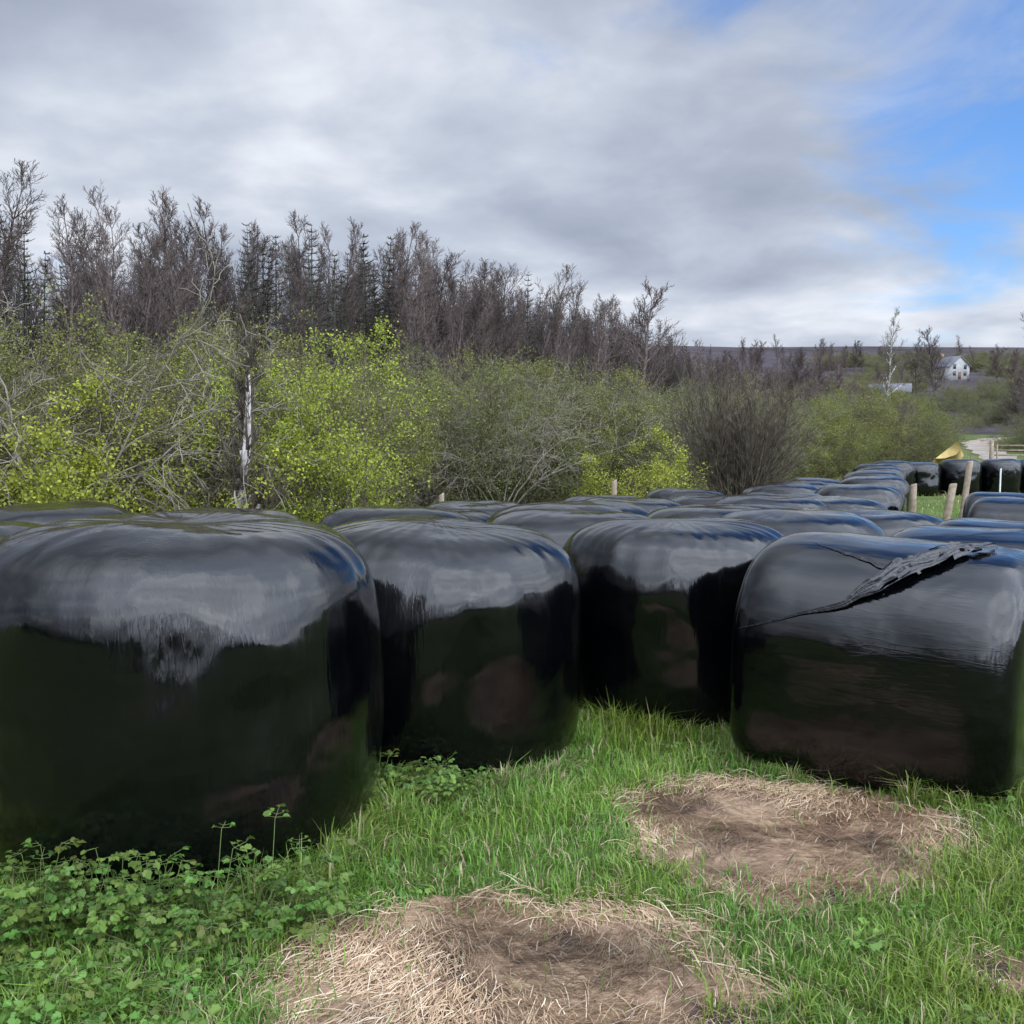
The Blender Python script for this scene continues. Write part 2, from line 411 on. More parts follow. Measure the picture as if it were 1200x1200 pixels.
# ------------------------------------------------------------ straw patches
circles=[(-.01,2.68,.70),(1.10,3.98,.67),(1.46,2.84,.13)]
def cshape(a,cx): return 1+.07*np.sin(3*a+cx)+.05*np.sin(7*a+2)+.03*np.sin(13*a)+.02*np.sin(23*a+cx*3)
def incirc(x,y,m=0.0):
    r=np.zeros(len(x),bool)
    for cx,cy,cr in circles:
        a=np.arctan2(y-cy,x-cx)
        r|= np.hypot(x-cx,y-cy)<cr*cshape(a,cx)+m
    return r
def straw_ground_mat():
    m,nt,out=newmat('rotted_straw')
    tc=N(nt,'ShaderNodeTexCoord')
    n1=N(nt,'ShaderNodeTexNoise',i_Scale=3.0,i_Detail=7,i_Roughness=.7,i_Distortion=.8)
    mp=N(nt,'ShaderNodeMapping'); mp.inputs['Scale'].default_value=(14,80,10); mp.inputs['Rotation'].default_value=(0,0,.5)
    n2=N(nt,'ShaderNodeTexNoise',i_Scale=1.5,i_Detail=6,i_Roughness=.75,i_Distortion=1.5)
    nt.links.new(tc.outputs['Object'],n1.inputs['Vector']); nt.links.new(tc.outputs['Object'],mp.inputs['Vector']); nt.links.new(mp.outputs[0],n2.inputs['Vector'])
    r1=ramp(nt,[(.35,(.06,.045,.035)),(.44,(.22,.14,.09)),(.56,(.42,.30,.195))]); nt.links.new(n1.outputs['Fac'],r1.inputs[0])
    r2=ramp(nt,[(.35,(.6,.55,.52)),(.65,(1.25,1.2,1.15))]); nt.links.new(n2.outputs['Fac'],r2.inputs[0])
    c=mixc(nt,1.,r1.outputs[0],r2.outputs[0],'MULTIPLY')
    p=N(nt,'ShaderNodeBsdfPrincipled'); p.inputs['Roughness'].default_value=.85
    b=N(nt,'ShaderNodeBump'); b.inputs['Strength'].default_value=.9; b.inputs['Distance'].default_value=.012
    nt.links.new(n2.outputs['Fac'],b.inputs['Height']); nt.links.new(b.outputs[0],p.inputs['Normal'])
    nt.links.new(c,p.inputs['Base Color']); nt.links.new(p.outputs[0],out.inputs[0]); return m
M_sg=straw_ground_mat()
def strands(cx,cy,rad,n,Lr,zr,seed,ring=False):
    rng=np.random.RandomState(seed)
    a=rng.uniform(0,6.283,n)
    r=rad*(np.sqrt(rng.uniform(0,1,n)) if not ring else rng.normal(1.0,.09,n))
    rr=cshape(a,cx)
    x=cx+np.cos(a)*r*rr; y=cy+np.sin(a)*r*rr
    if not ring:
        dn=np.array([mn.noise(Vector((xx*2.6,yy*2.6,cx*5+1))) for xx,yy in zip(x,y)])
        kp=rng.uniform(size=n)<np.clip(.9+1.9*dn,.2,1); x,y,a,r=x[kp],y[kp],a[kp],r[kp]; n=len(x)
    else:
        dn=np.sin(a*3+cx*2)+np.sin(a*5+1); kp=dn>-.6+rng.normal(0,.5,n); x,y,a,r=x[kp],y[kp],a[kp],r[kp]; n=len(x)
    fl=1.2*np.sin(x*3+cx)+1.1*np.cos(y*3.5)+.3
    if ring: fl=a+math.pi/2+rng.normal(0,.5,n)
    th=fl+rng.normal(0,.6,n)
    L=rng.uniform(*Lr,n); w=rng.uniform(.0008,.0019,n)
    z0=gz(x,y)+.012+rng.uniform(0,zr,n)
    k=5; V=np.zeros((n,k,2,3)); bend=rng.normal(0,.3,n)
    lift=rng.uniform(0,.004,n)+(rng.uniform(0,1,n)**6)*(.05 if ring else .018)
    px=x-np.cos(th)*L/2;py=y-np.sin(th)*L/2
    for j in range(k):
        t=j/(k-1); t2=th+bend*(t-.5)*2
        if j>0: px=px+np.cos(t2)*L/(k-1); py=py+np.sin(t2)*L/(k-1)
        zz=np.maximum(z0+lift*np.sin(t*math.pi*.8),gz(px,py)+.012)
        ww=w*(1-.5*t)
        V[:,j,0]=np.stack([px-np.sin(t2)*ww,py+np.cos(t2)*ww,zz],1)
        V[:,j,1]=np.stack([px+np.sin(t2)*ww,py-np.cos(t2)*ww,zz+.001],1)
    base=np.arange(n)*k*2; F=[]
    for j in range(k-1):
        F.append(np.stack([base+2*j,base+2*j+1,base+2*j+3,base+2*j+2],1))
    t=rng.uniform(size=(n,1)); c=np.array([.50,.37,.235])*t+np.array([.26,.165,.10])*(1-t)
    c=np.where(rng.uniform(size=(n,1))<.10,np.array([[.60,.50,.36]]),c)
    dk=np.array([mn.noise(Vector((xx*2.2,yy*2.2,cx*5))) for xx,yy in zip(x,y)])[:,None]
    if not ring: c=c*np.clip(1.05+1.2*dk,.5,1.15)
    return V.reshape(-1,3),np.concatenate(F),np.repeat(c,k*2,axis=0)
for ci,(cx,cy,cr) in enumerate(circles):
    V=[];F=[];nr=22;na=128
    for j in range(nr+1):
        for i in range(na):
            a=2*math.pi*i/na; rr=cr*float(cshape(a,cx))*(j/nr)*1.04
            x=cx+math.cos(a)*rr;y=cy+math.sin(a)*rr
            V.append((x,y,float(gz(x,y))+.006+.004*(1-(j/nr)**4)+.005*mn.noise(Vector((x*7,y*7,0)))*(1-(j/nr)**6)))
    for j in range(nr):
        for i in range(na): F.append((j*na+i,(j+1)*na+i,(j+1)*na+(i+1)%na,j*na+(i+1)%na))
    V=np.array(V); C=np.ones((len(V),3))*.2; fr=(cr/.7)**2
    v1,f1,c1=strands(cx,cy,cr*.98,int(11000*fr*(1 if cr>.3 else .4)),(.03,.15),.004,31+ci)
    v2,f2,c2=strands(cx,cy,cr*1.0,int(1000*fr)+20,(.05,.17),.012,51+ci,True)
    VV=np.concatenate([V,v1,v2]); CC=np.concatenate([C,c1,c2])
    link(bpy.data.objects.new('straw_patch',mesh_np('straw_patch',VV,[(F,0),(f1+len(V),1),(f2+len(V)+len(v1),1)],cols=CC,mats=[M_sg,M_straw])))
# ------------------------------------------------------------ grass
def grass(name,x,y,hs,ws,seed,dry=.08,bright=1.0):
    rng=np.random.RandomState(seed); n=len(x)
    cl=.5+.5*np.sin(x*5.1+1.3*np.sin(y*3.3))*np.sin(y*4.7+1.7*np.sin(x*2.9))
    cl3=.5+.5*np.sin(x*17+2*np.sin(y*9))*np.sin(y*19+2*np.sin(x*13))
    cl2=.5+.5*np.sin(x*1.7+.8)*np.cos(y*1.3+.3*x)
    cl4=.5+.5*np.sin(x*3.1+2.2*np.sin(y*2.1+1))*np.sin(y*2.7+2*np.sin(x*1.9+2))
    h=hs*rng.uniform(.4,1.3,n)*(.4+.5*cl*cl2+.2*cl+.55*cl3**2)*(.65+.5*cl4); w=ws*rng.uniform(.7,1.3,n)
    az=rng.uniform(0,6.283,n); lean=rng.uniform(.15,1.3,n)
    fa=az+rng.normal(0,.4,n)
    z=gz(x,y)-.004
    bx=np.cos(az+math.pi/2)*w;by=np.sin(az+math.pi/2)*w
    dx=np.cos(fa);dy=np.sin(fa)
    V=np.zeros((n,5,3))
    V[:,0]=np.stack([x-bx,y-by,z],1);V[:,1]=np.stack([x+bx,y+by,z],1)
    mx=x+dx*h*lean*.3;my=y+dy*h*lean*.3;mz=z+h*.6
    V[:,2]=np.stack([mx-bx*.8,my-by*.8,mz],1);V[:,3]=np.stack([mx+bx*.8,my+by*.8,mz],1)
    V[:,4]=np.stack([x+dx*h*lean*.9,y+dy*h*lean*.9,z+h*(1.02-.3*lean)],1)
    b=np.arange(n)*5
    F=np.concatenate([np.stack([b,b+1,b+3],1),np.stack([b,b+3,b+2],1),np.stack([b+2,b+3,b+4],1)])
    t=rng.uniform(size=(n,1)); c=np.array([.18,.285,.038])*t+np.array([.075,.155,.024])*(1-t)
    c=c*(.8+.4*cl2[:,None])*bright; c[:,0]*= .8+.45*cl4
    d=(rng.uniform(size=n)<dry*(.25+1.0*cl3+1.3*(cl4<.22)))[:,None]; c=np.where(d,np.array([[.40,.33,.19]])*rng.uniform(.6,1.2,(n,1)),c)
    return mesh_np(name,V.reshape(-1,3),[(F,0)],cols=np.repeat(c,5,axis=0),mats=[M_grass])
rng=np.random.RandomState(3)
n=175000
y=1.7*(7.5/1.7)**rng.uniform(size=n); x=rng.uniform(-.62,.72,n)*(y+.6)
edge=incirc(x,y,-.02)&~incirc(x,y,-.16)
k=(~incirc(x,y,-.02))|(edge&(rng.uniform(size=n)<.2))|(rng.uniform(size=n)<.010)
for bx,by,br in bale_xy: k&=np.hypot(x-bx,y-by)>br*.86
x,y=x[k],y[k]
link(bpy.data.objects.new('grass',grass('grass',x,y,.115,.0023,5,.10)))
tx=[];ty=[]
for (bx,by,br) in bale_xy[:4]+bale_xy[42:44]:
    m=4600; a=rng.uniform(math.pi*.95,2.05*math.pi,m); q=br*.96+np.abs(rng.normal(0,.08,m)); X=bx+np.cos(a)*q; Y=by+np.sin(a)*q
    kk=~incirc(X,Y,.0); tx.append(X[kk]);ty.append(Y[kk])
tx=np.concatenate(tx);ty=np.concatenate(ty)
link(bpy.data.objects.new('tall_grass',grass('tall_grass',tx,ty,.18,.0024,6,.16)))
m=60000; y=7.0*(45/7.0)**rng.uniform(size=m); x=rng.uniform(-.6,.75,m)*y
link(bpy.data.objects.new('meadow_grass',grass('meadow_grass',x,y,.19,.008,8,.12)))
m=22000; t=rng.uniform(size=m)**1.5; hx=-10+37*t; hy=9+53*t
off=rng.normal(0,.9,m)-0.2; x=hx+off*.82+.9; y=hy-off*.57-.6
link(bpy.data.objects.new('dry_grass',grass('dry_grass',x,y,.46,.008,9,.75)))

# ------------------------------------------------------------ broadleaf weeds
def weeds(pts,seed,S=1.0):
    rng=random.Random(seed); V=[];F6=[];C=[];segs=[]
    def leaflet(p,d,up,s,c):
        d=Vector(d).normalized(); u=Vector(up); sd=d.cross(u)
        if sd.length<1e-3: sd=Vector((1,0,0))
        sd.normalize(); n=sd.cross(d)
        b=len(V)
        for (l,w) in [(0,0),(.3,.34),(.5,.27),(.7,.36),(.85,.18),(1,0),(.85,-.18),(.7,-.36),(.5,-.27),(.3,-.34)]:
            V.append(tuple(p+d*l*s+sd*w*s+n*(abs(w)*s*.45-l*l*s*.25))); C.append(c)
        F6.append(tuple(range(b,b+10)))
    for (x,y,hh) in pts:
        z=float(gz(x,y)); nl=rng.randint(5,9); ps=rng.uniform(.7,1.25); pg=rng.uniform(.75,1.2)
        for k in range(nl):
            az=rng.uniform(0,6.283); L=hh*rng.uniform(.4,1.3); el=rng.uniform(.5,1.4)
            d=Vector((math.cos(az)*math.cos(el),math.sin(az)*math.cos(el),math.sin(el)))
            p0=Vector((x,y,z)); p1=p0+d*L; segs.append((*p0,*p1,.0022,.0013))
            h=Vector((math.cos(az),math.sin(az),rng.uniform(-.4,.6))).normalized()
            g=rng.uniform(.65,1.3)*pg; c=(.085*g+rng.uniform(0,.05),.19*g,.036*g)
            sd=h.cross(Vector((0,0,1)))
            for (fx,fs,sc) in ((.2,-1,.8),(.2,1,.8),(.55,-.8,.75),(.55,.8,.75),(1,0,1)):
                base=p1+h*fx*.05*S+sd*fs*.028*S
                if fs: segs.append((*(p1+h*fx*.05*S*.7),*base,.001,.0008))
                dd=(h+sd*fs*.9+Vector((0,0,rng.uniform(-.5,.5))))
                for q in (-.75,0,.75):
                    d2=(dd.normalized()+sd*q*.8+h*(-abs(q)*.2)).normalized()
                    leaflet(base,d2,(rng.gauss(0,.5),rng.gauss(0,.5),1),.027*ps*S*sc*rng.uniform(.7,1.25),c)
            segs.append((*p1,*(p1+h*.05*S),.0012,.0008))
    v2,f2=tubes(segs,3); n0=len(V)
    return mesh_np('weeds',np.concatenate([np.array(V),v2]),[(F6,0),(f2+n0,0)],cols=np.concatenate([np.array(C),np.tile([[.14,.2,.06]],(len(v2),1))]),mats=[M_grass])
pts=[]
rw=random.Random(5)
for i in range(46):
    y=rw.uniform(2.3,3.2); x=-.53*y+ (rw.random()**1.8)*.55*y/2.8
    pts.append((x,y,rw.uniform(.05,.15)))
for i in range(48):
    pts.append((-1.65+rw.random()*1.0,3.08+rw.uniform(-.12,.08),rw.uniform(.14,.28)))
for i in range(32):
    pts.append((-.74+rw.random()*.55,4.33+rw.uniform(-.1,.08),rw.uniform(.08,.18)))
for i in range(80):
    x=rw.uniform(-1.6,2.8);y=rw.uniform(2.3,5.2)
    if not incirc(np.array([x]),np.array([y]),.03)[0]: pts.append((x,y,rw.uniform(.02,.07)))
link(bpy.data.objects.new('cow_parsley_plants',weeds(pts,3)))

# ------------------------------------------------------------ woodland
bare=[bare_tree_mesh('bare_tree_mesh',12,100+i,M_bark,spread=.8+.12*(i%3)) for i in range(8)]
con=[conifer_mesh('larch_mesh',12,200+i,M_spruce) for i in range(4)]
def hprof(x,y):
    px=600+1178*x/max(y,5)
    xs=[-400,0,200,330,480,540,640,720,800,1000]; hs=[9.4,9.3,10.2,11.4,12.4,12.0,11.0,10.4,9.4,9.0]
    return float(np.interp(px,xs,hs))
def wood(parent,p0,p1,rows,step,dr,hs,pc=.3):
    d=np.array(p1)-np.array(p0); L=np.hypot(*d); d=d/L; nn=np.array([-d[1],d[0]])
    for r in range(rows):
        t=0
        while t<L:
            q=np.array(p0)+d*(t+random.uniform(-.8,.8))+nn*(r*dr+random.uniform(-.9,.9))
            me=random.choice(con) if random.random()<pc else random.choice(bare)
            s=(hs or hprof(*q))/12*random.uniform(.80,1.08)
            inst('tree',me,q[0],q[1],s,parent=parent,tilt=.03,sx=s*random.uniform(1.0,1.35),z=float(gz(q[0],min(q[1],48))))
            t+=step*random.uniform(.7,1.3)
wd=empty('woodland')
wood(wd,(-24,22),(20,98),6,1.2,2.0,None,.34)
wood(wd,(20,98),(52,160),3,2.4,3,9.0,.08)
wd2=empty('woodland')
wood(wd2,(34,-20),(-34,-22),2,2.6,2.4,7.0,.2)
# ------------------------------------------------------------ hedge
g1=(.20,.215,.036);g2=(.115,.138,.028)
sh=[shrub_mesh('shrub_mesh',3.6,300+i,g1,g2,7,.034,M_barkb,12,.8) for i in range(4)]
sh_dark=[shrub_mesh('shrub_mesh_d',3.5,320+i,(.135,.155,.04),(.078,.098,.028),5,.034,M_barkb,13,.7) for i in range(3)]
sh_bare=[shrub_mesh('shrub_mesh_b',3.7,340+i,(.18,.19,.04),(.11,.125,.03),3,.032,M_barkg,16,.8,(2,3)) for i in range(3)]
hd=empty('hedge')
for row in range(3):
    t=0
    while t<61:
        x=-11+.573*t; y=8.0+.82*t
        x+=-row*1.15*.82+random.uniform(-.4,.4); y+=row*1.15*.573+random.uniform(-.4,.4)
        px=600+1178*x/y
        u=random.random()
        if row==2: me=random.choice(sh_dark+sh_bare[:1])
        elif px<330: me=random.choice(sh) if u<.55 else random.choice(sh_dark+sh_bare)
        elif px<500: me=random.choice(sh) if u<.4 else random.choice(sh_dark+sh_bare)
        elif px<900: me=random.choice(sh_bare) if u<.45 else random.choice(sh_dark+sh[:1])
        else: me=random.choice(sh+sh_dark)
        s=random.uniform(.70,1.06)
        inst('shrub',me,x,y,s,parent=hd,sx=s*random.uniform(.95,1.2))
        t+=random.uniform(1.1,1.7)
t=0
while t<70:
    inst('shrub',random.choice(sh+sh_dark),35-t,-15+random.uniform(-.5,.5),random.uniform(.5,.8),parent=hd); t+=1.8
lime=shrub_mesh('hawthorn',3.3,401,(.31,.35,.035),(.19,.245,.03),8,.037,M_barkb,12,.8)
inst('hawthorn_bush',lime,-2.35,15.2,.93)
lime2=shrub_mesh('hawthorn2',2.2,402,(.25,.30,.035),(.15,.20,.025),7,.036,M_barkb,9,.9)
inst('hawthorn_bush',lime2,3.0,19.8,.85)
inst('hawthorn_bush',lime2,-4.6,12.6,1.05)
rnd=random.Random(9); segs=[];nodes=[]
cfg=dict(n=[6,4,3],wob=[.07,.12,.18],up=[.03,.08,.08],start=[.3,.2],kids=[2.5,1.6],ang=[(12,35),(15,40)],ratio=[.45,.5],taper=[.5,.4],rmin=.005,leaflvl=9)
for s in range(60):
    az=rnd.uniform(0,6.283); sp=rnd.uniform(.05,.6); rr=rnd.uniform(0,.3)
    grow(rnd,segs,nodes,(rr*math.cos(az),rr*math.sin(az),.0),(sp*math.cos(az),sp*math.sin(az),1),rnd.uniform(2.2,3.4),rnd.uniform(.02,.04),0,cfg)
V,F=tubes(segs,4); cop=mesh_np('coppice',V,[(F,0)],mats=[M_barkb])
inst('coppiced_bush',cop,5.1,22.8,.88)
inst('coppiced_bush',cop,17.5,48,1.0)
rnd=random.Random(19); segs=[];nodes=[]
cfg=dict(n=[10,6,4],wob=[.12,.2,.25],up=[-.09,-.06,-.02],start=[.3,.2],kids=[1.8,1.3],ang=[(30,70),(30,70)],ratio=[.35,.45],taper=[.4,.3],rmin=.005,leaflvl=9)
for s in range(10):
    az=rnd.uniform(0,6.283); sp=rnd.uniform(.2,.8)
    grow(rnd,segs,nodes,(0,0,0),(sp*math.cos(az),sp*math.sin(az),1),rnd.uniform(3.8,5.0),rnd.uniform(.018,.032),0,cfg)
V,F=tubes(segs,5); arch=mesh_np('elder',V,[(F,0)],mats=[M_barkg])
inst('elder_bush',arch,-5.9,12.3,.95); inst('elder_bush',arch,-.2,20.5,.8)
bir=bare_tree_mesh('birch_mesh',12,500,M_birch,spread=.8,rmin=.007,trunk=.012,drop=.1,mat2=M_barkg)
birs=bare_tree_mesh('birch_small',3.4,505,M_birch,spread=.8,rmin=.004,trunk=.03,drop=.05,mat2=M_barkb)
inst('birch_tree',birs,-3.35,12.2,1.0,rz=0)
inst('birch_tree',bir,44,119,1.15,z=.8)
# ------------------------------------------------------------ distance, right
oak=[bare_tree_mesh('oak_mesh',11,600+i,M_bark,spread=1.15,rmin=.012,trunk=.02) for i in range(3)]
inst('bare_oak_tree',oak[0],9.4,76,1.05,sx=1.2)
inst('bare_oak_tree',oak[1],30.8,59,.84)
inst('bare_oak_tree',oak[2],35.0,66,.9)
inst('bare_oak_tree',oak[0],63,150,1.0,z=4.2,sx=1.2)
dt=empty('distant_trees')
for i in range(170):
    y=80+150*random.random()**1.5; px=random.uniform(840,1270)
    x=(px-600)/1178*y
    if 1110<px<1180 and y<125: continue
    z=terr(x,y)-.5
    me=random.choice(oak+bare[:3]); s=random.uniform(.30,.58)
    if 1080<px<1150 and y<192: s*=.35
    if 1000<px<1080 and y<152: s*=.4
    inst('tree',me,x,y,s,parent=dt,z=z,sx=s*1.6)
for i in range(170):
    y=random.uniform(66,240); px=random.uniform(970,1270); x=(px-600)/1178*y
    if 1105<px<1185 and y<118: continue
    if 1080<px<1150 and y<192 and y>150: continue
    z=terr(x,y)-.4
    s=random.uniform(.55,.9)*(1 if y<130 else 1.2)
    inst('shrub',random.choice(sh_dark+sh_bare),x,y,s,parent=dt,z=z,sx=s*1.8)
X=np.linspace(-500,900,180);Y=np.linspace(104,900,120)
V=[(xx,yy,hillh(xx,yy)) for yy in Y for xx in X]
nx=len(X); F=[]
for j in range(len(Y)-1):
    for i in range(nx-1): F.append((j*nx+i,j*nx+i+1,(j+1)*nx+i+1,(j+1)*nx+i))
m,nt,out=newmat('moorland_hill')
tc=N(nt,'ShaderNodeTexCoord'); mp=N(nt,'ShaderNodeMapping'); mp.inputs['Scale'].default_value=(.014,.007,.03); nt.links.new(tc.outputs['Object'],mp.inputs['Vector'])
n1=N(nt,'ShaderNodeTexNoise',i_Scale=2,i_Detail=8,i_Roughness=.7); nt.links.new(mp.outputs[0],n1.inputs['Vector'])
n2=N(nt,'ShaderNodeTexNoise',i_Scale=.2,i_Detail=6,i_Roughness=.85); nt.links.new(tc.outputs['Object'],n2.inputs['Vector'])
r=ramp(nt,[(.38,(.035,.038,.036)),(.48,(.065,.056,.062)),(.58,(.075,.066,.072)),(.68,(.065,.07,.05))]); nt.links.new(n1.outputs['Fac'],r.inputs[0])
r2=ramp(nt,[(.35,(.6,)*3),(.65,(1.2,)*3)]); nt.links.new(n2.outputs['Fac'],r2.inputs[0])
p=N(nt,'ShaderNodeBsdfPrincipled'); p.inputs['Roughness'].default_value=1; p.inputs['Specular IOR Level'].default_value=0
nt.links.new(mixc(nt,1.,r.outputs[0],r2.outputs[0],'MULTIPLY'),p.inputs['Base Color']); nt.links.new(p.outputs[0],out.inputs[0])
link(bpy.data.objects.new('hill',mesh_np('hill',V,[(F,0)],mats=[m],smooth=True)))
def track():
    pts=[(20,38),(25,50),(31,64),(36.0,77),(40.5,88),(47,98),(56,106)]
    V=[];F=[];n=60
    def cr(t):
        f=t*(len(pts)-1); i=min(int(f),len(pts)-2); u=f-i
        return (pts[i][0]*(1-u)+pts[i+1][0]*u,pts[i][1]*(1-u)+pts[i+1][1]*u)
    for i in range(n+1):
        x,y=cr(i/n)
        for s in (-1.0,-.35,.35,1.0):
            s2=s*(1+.15*math.sin(i*1.3+s*5)); V.append((x+s2,y-.4*s2,float(gz(x+s2,y-.4*s2))+.04))
    for i in range(n):
        for j in range(3): F.append((i*4+j,i*4+j+1,(i+1)*4+j+1,(i+1)*4+j))
    link(bpy.data.objects.new('dirt_track',mesh_np('dirt_track',V,[(F,0)],mats=[simple_mat('track_dirt',(.17,.14,.10),(.30,.25,.20),.8,.95)],smooth=True)))
track()
# ------------------------------------------------------------ boxes for buildings/fences
def boxes(name,bl,mat):
    V=[];F=[]
    for (cx,cy,cz,sx,sy,sz) in bl:
        b=len(V)
        for dz in (-1,1):
            for dx,dy in ((-1,-1),(1,-1),(1,1),(-1,1)): V.append((cx+dx*sx/2,cy+dy*sy/2,cz+dz*sz/2))
        F+=[(b,b+3,b+2,b+1),(b+4,b+5,b+6,b+7)]+[(b+k,b+(k+1)%4,b+4+(k+1)%4,b+4+k) for k in range(4)]
    return bpy.data.objects.new(name,mesh_np(name,V,[(F,0)],mats=[mat]))
def gable(name,w,d,h,rh,wallm,roofm,loc,rz,windows,sc=1):
    e=empty(name,loc); e.rotation_euler=(0,0,rz); e.scale=(sc,)*3
    V=[]
    for y in (-d/2,d/2): V+=[(-w/2,y,-1),(w/2,y,-1),(w/2,y,h),(0,y,h+rh),(-w/2,y,h)]
    link(bpy.data.objects.new('walls',mesh_np('walls',V,[([(0,1,2,3,4),(9,8,7,6,5)],0),([(1,6,7,2),(0,4,9,5),(0,5,6,1)],0)],mats=[wallm])),e)
    o=.4; t=.18; V=[];F=[]
    for s in (-1,1):
        b=len(V); ex=s*(w/2+o); ez=h-o*rh/(w/2)
        for y in (-d/2-o,d/2+o):
            V+=[(0,y,h+rh+.03),(ex,y,ez+.03),(ex,y,ez+.03+t),(0,y,h+rh+.03+t)]
        F+=[(b,b+1,b+2,b+3),(b+7,b+6,b+5,b+4),(b,b+4,b+5,b+1),(b+3,b+2,b+6,b+7),(b+1,b+5,b+6,b+2)]
    link(bpy.data.objects.new('roof',mesh_np('roof',V,[(F,0)],mats=[roofm])),e)
    if windows:
        gl=simple_mat('window_glass',(.02,.025,.03),(.05,.05,.06),3,.15)
        link(boxes('windows',[(x,-d/2-.02,z,.9,.06,1.2) for x,z in windows],gl),e)
        link(boxes('door',[(0,-d/2-.02,1.0,.9,.07,2.0)],simple_mat('door_paint',(.1,.05,.03),(.14,.07,.04))),e)
        link(boxes('chimney',[(0,d/2-.6,h+rh+.5,.7,.6,1.4)],simple_mat('chimney_brick',(.2,.1,.07),(.3,.16,.1))),e)
    return e
wm=simple_mat('white_render',(.32,.32,.31),(.44,.44,.42),1); slate=simple_mat('slate',(.10,.105,.12),(.15,.155,.17),2,.9)
hx,hy=.4325*185,185
gable('white_farmhouse',6.2,8,3.6,2.6,wm,slate,(hx,hy,hillh(hx,hy)-.3),R(15),[(-1.7,1.6),(1.7,1.6),(-1.7,3.4),(1.7,3.4)],.66)
bx_,by_=.374*145,145
gable('stone_barn',5.5,8,2.2,1.7,simple_mat('barn_stone',(.10,.09,.08),(.17,.155,.135),2),simple_mat('barn_roof_grey',(.08,.08,.088),(.13,.13,.14),2,1.0),(bx_,by_,hillh(bx_,by_)+.2),R(68),[],.66)
# ------------------------------------------------------------ posts, gate, bucket
pw=simple_mat('weathered_timber',(.15,.11,.075),(.30,.24,.175),9,.85,.5)
def post(name,x,y,h,r,tx=0,ty=0,mat=pw):
    V=[];n=10
    for z,s in [(-.3,1),(h*.5,.97),(h-.02,.95),(h,.8)]:
        for i in range(n):
            a=2*math.pi*i/n; V.append((math.cos(a)*r*s*(1+.06*math.sin(3*a)),math.sin(a)*r*s,z+(0.02*math.cos(a) if z>h*.9 else 0)))
    F=[(j*n+i,j*n+(i+1)%n,(j+1)*n+(i+1)%n,(j+1)*n+i) for j in range(3) for i in range(n)]
    o=bpy.data.objects.new(name,mesh_np(name,V,[(F,0),([tuple(range(3*n,4*n))],0)],mats=[mat]))
    o.location=(x,y,float(gz(x,y))); o.rotation_euler=(tx,ty,0); link(o)
post('fence_post',10.8,24,1.42,.075,0,R(6)); post('fence_post',10.25,23.6,.9,.09,0,R(9)); post('fence_post',9.7,24.2,.85,.08)
post('fence_post',1.75,17.2,1.2,.05); post('fence_post',-1.0,14.2,1.1,.04)
post('white_marker_pole',12.9,26.5,1.15,.022,mat=simple_mat('white_paint',(.5,.5,.5),(.65,.65,.65)))
gb=[]
gx0,gy0=24.8,52
for k in range(2): gb.append((k*3.4,0,.75,.16,.16,1.6))
for k in range(5): gb.append((1.7,.0,.3+.25*k,3.1,.05,.07))
for xx in (.25,1.7,3.15): gb.append((xx,-.05,.8,.06,.04,1.15))
o=boxes('field_gate',gb,pw); o.location=(gx0,gy0,float(gz(gx0,gy0))); o.rotation_euler=(0,0,R(-8)); link(o)
fb=[]
for k in range(9): fb.append((k*2.2,0,.6,.1,.1,1.3))
for zz in (.35,.7,1.05): fb.append((8.8,.07,zz,17.8,.03,.05))
o=boxes('stock_fence',fb,pw); o.location=(28.6,51.4,float(gz(28,51))); o.rotation_euler=(0,0,R(-5)); link(o)
V=[];F=[];prof=[(-.5,.5),(-.45,.12),(-.15,-.02),(.3,.05),(.62,.22)]
wd_=.8
for s in (-1,1):
    for (a,b) in prof: V.append((a,s*wd_/2,b))
for s in (-1,1):
    for (a,b) in prof: V.append((a*.92,s*(wd_/2-.05),b+(.0 if b>.2 else .05)))
for i in range(4):
    F.append((i,i+1,6+i,5+i)); F.append((10+i,15+i,16+i,11+i))
tri=[(0,1,2),(0,2,3),(0,3,4),(5,7,6),(5,8,7),(5,9,8)]
rim=[(0,5,15,10),(4,14,19,9)]
o=bpy.data.objects.new('yellow_loader_bucket',mesh_np('yb',V,[(F+rim,0),(tri,0)],mats=[simple_mat('yellow_paint',(.34,.24,.07),(.48,.36,.13),5,.6)]))
xb,yb=15.9,36.2; o.location=(xb,yb,float(gz(xb,yb))+1.15); o.scale=(.85,.85,.85); o.rotation_euler=(R(25),R(28),R(160)); link(o)

# ------------------------------------------------------------ world
SUN_EL=R(46); sun_dir=Vector((.55,-.75,0)).normalized()*math.cos(SUN_EL)+Vector((0,0,math.sin(SUN_EL)))
w=bpy.data.worlds.new('World'); scene.world=w; w.use_nodes=True; nt=w.node_tree; nt.nodes.clear()
out=N(nt,'ShaderNodeOutputWorld'); bg=N(nt,'ShaderNodeBackground'); bg.inputs['Strength'].default_value=.105
sky=N(nt,'ShaderNodeTexSky',sky_type='NISHITA'); sky.sun_disc=False; sky.sun_elevation=SUN_EL
sky.sun_rotation=math.atan2(sun_dir.x,sun_dir.y)
tc=N(nt,'ShaderNodeTexCoord'); sp=N(nt,'ShaderNodeSeparateXYZ'); nt.links.new(tc.outputs['Generated'],sp.inputs[0])
zp=mth(nt,'MAXIMUM',sp.outputs[2],0.)
zc=mth(nt,'ADD',zp,.24)
cb=N(nt,'ShaderNodeCombineXYZ'); nt.links.new(mth(nt,'DIVIDE',sp.outputs[0],zc),cb.inputs[0]); nt.links.new(mth(nt,'DIVIDE',sp.outputs[1],zc),cb.inputs[1])
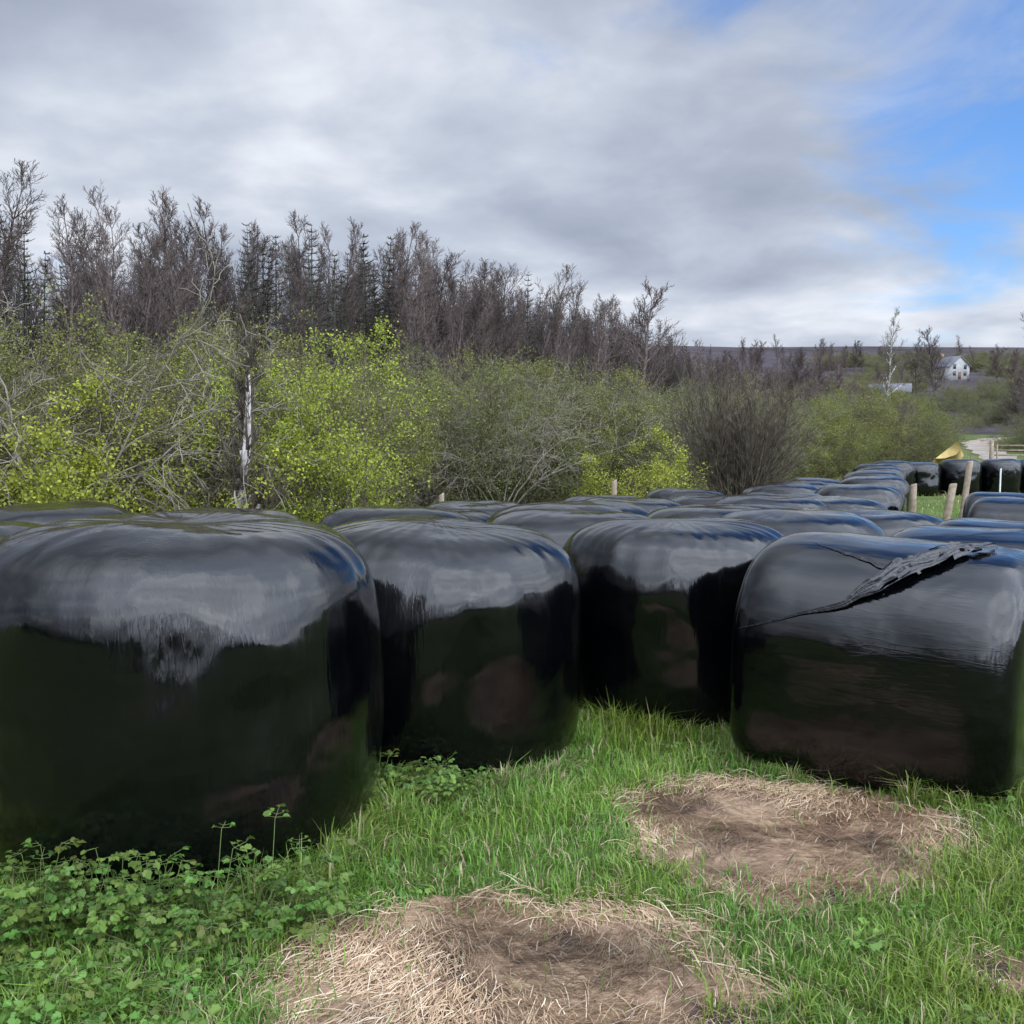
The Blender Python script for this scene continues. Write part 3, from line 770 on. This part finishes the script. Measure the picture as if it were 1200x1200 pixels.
def sn(scale,det,ro,dist,off):
    mp=N(nt,'ShaderNodeMapping'); mp.inputs['Location'].default_value=off; nt.links.new(cb.outputs[0],mp.inputs[0])
    n=N(nt,'ShaderNodeTexNoise',i_Scale=scale,i_Detail=det,i_Roughness=ro,i_Distortion=dist); nt.links.new(mp.outputs[0],n.inputs['Vector']); return n.outputs['Fac']
a=sn(1.25,7,.5,.3,(3.1,1.7,0)); b=sn(3.2,7,.5,.25,(7.3,2.2,0)); c=sn(2.0,8,.55,.5,(1.2,5.5,0))
mix=mth(nt,'ADD',mth(nt,'MULTIPLY',a,.68),mth(nt,'MULTIPLY',b,.32))
hz=N(nt,'ShaderNodeMapRange',interpolation_type='SMOOTHSTEP'); hz.inputs['From Min'].default_value=.0; hz.inputs['From Max'].default_value=.45; hz.inputs['To Min'].default_value=.035; hz.inputs['To Max'].default_value=.0
nt.links.new(zp,hz.inputs['Value']); mix=mth(nt,'ADD',mix,hz.outputs[0])
k=10
cr=ramp(nt,[(.38,(.33,.38,.48)),(.47,(.42,.475,.585)),(.56,(.56,.615,.72)),(.67,(.82,.86,.93))]); nt.links.new(mix,cr.inputs[0])
def vscale(col,val):
    cc=N(nt,'ShaderNodeCombineXYZ')
    for i in range(3):
        if hasattr(val,'is_output'): nt.links.new(val,cc.inputs[i])
        else: cc.inputs[i].default_value=val
    m=N(nt,'ShaderNodeVectorMath',operation='MULTIPLY'); nt.links.new(col,m.inputs[0]); nt.links.new(cc.outputs[0],m.inputs[1]); return m.outputs[0]
cl=vscale(cr.outputs[0],k)
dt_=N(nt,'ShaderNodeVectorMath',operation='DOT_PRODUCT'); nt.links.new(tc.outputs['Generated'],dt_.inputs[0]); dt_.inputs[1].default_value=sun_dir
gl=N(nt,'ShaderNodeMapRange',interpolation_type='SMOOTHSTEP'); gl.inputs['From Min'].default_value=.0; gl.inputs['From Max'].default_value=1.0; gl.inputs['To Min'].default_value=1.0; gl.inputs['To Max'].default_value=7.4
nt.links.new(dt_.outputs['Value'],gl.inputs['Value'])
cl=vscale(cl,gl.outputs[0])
bd=Vector((.58,1,.51)).normalized()
d2=N(nt,'ShaderNodeVectorMath',operation='DOT_PRODUCT'); nt.links.new(tc.outputs['Generated'],d2.inputs[0]); d2.inputs[1].default_value=bd
s1=N(nt,'ShaderNodeMapRange',interpolation_type='SMOOTHSTEP'); s1.inputs['From Min'].default_value=.90; s1.inputs['From Max'].default_value=1.0; s1.inputs['To Min'].default_value=0; s1.inputs['To Max'].default_value=.41
nt.links.new(d2.outputs['Value'],s1.inputs['Value'])
bm=mth(nt,'ADD',s1.outputs[0],c)
bmr=N(nt,'ShaderNodeMapRange',interpolation_type='SMOOTHSTEP'); bmr.inputs['From Min'].default_value=.63; bmr.inputs['From Max'].default_value=.96
nt.links.new(bm,bmr.inputs['Value'])
tint=N(nt,'ShaderNodeVectorMath',operation='MULTIPLY'); nt.links.new(sky.outputs[0],tint.inputs[0]); tint.inputs[1].default_value=(.85,1.3,1.9)
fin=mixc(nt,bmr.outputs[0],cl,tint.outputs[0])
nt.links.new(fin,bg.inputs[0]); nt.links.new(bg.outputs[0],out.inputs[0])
sl=bpy.data.lights.new('sun','SUN'); sl.energy=1.0; sl.angle=R(70); sl.color=(1,.95,.87)
so=bpy.data.objects.new('sun',sl); so.rotation_euler=(-sun_dir).to_track_quat('-Z','Y').to_euler(); so.location=(0,0,20); link(so)
# ------------------------------------------------------------ camera
cam=bpy.data.cameras.new('camera'); co=bpy.data.objects.new('camera',cam); link(co)
cam.lens=35.3; cam.sensor_width=36; cam.clip_end=3000; cam.clip_start=.05
co.location=(0,0,1.62); co.rotation_euler=(R(90-4.85),0,0)
scene.camera=co
scene.view_settings.view_transform='Standard'; scene.view_settings.look='None'; scene.view_settings.exposure=0
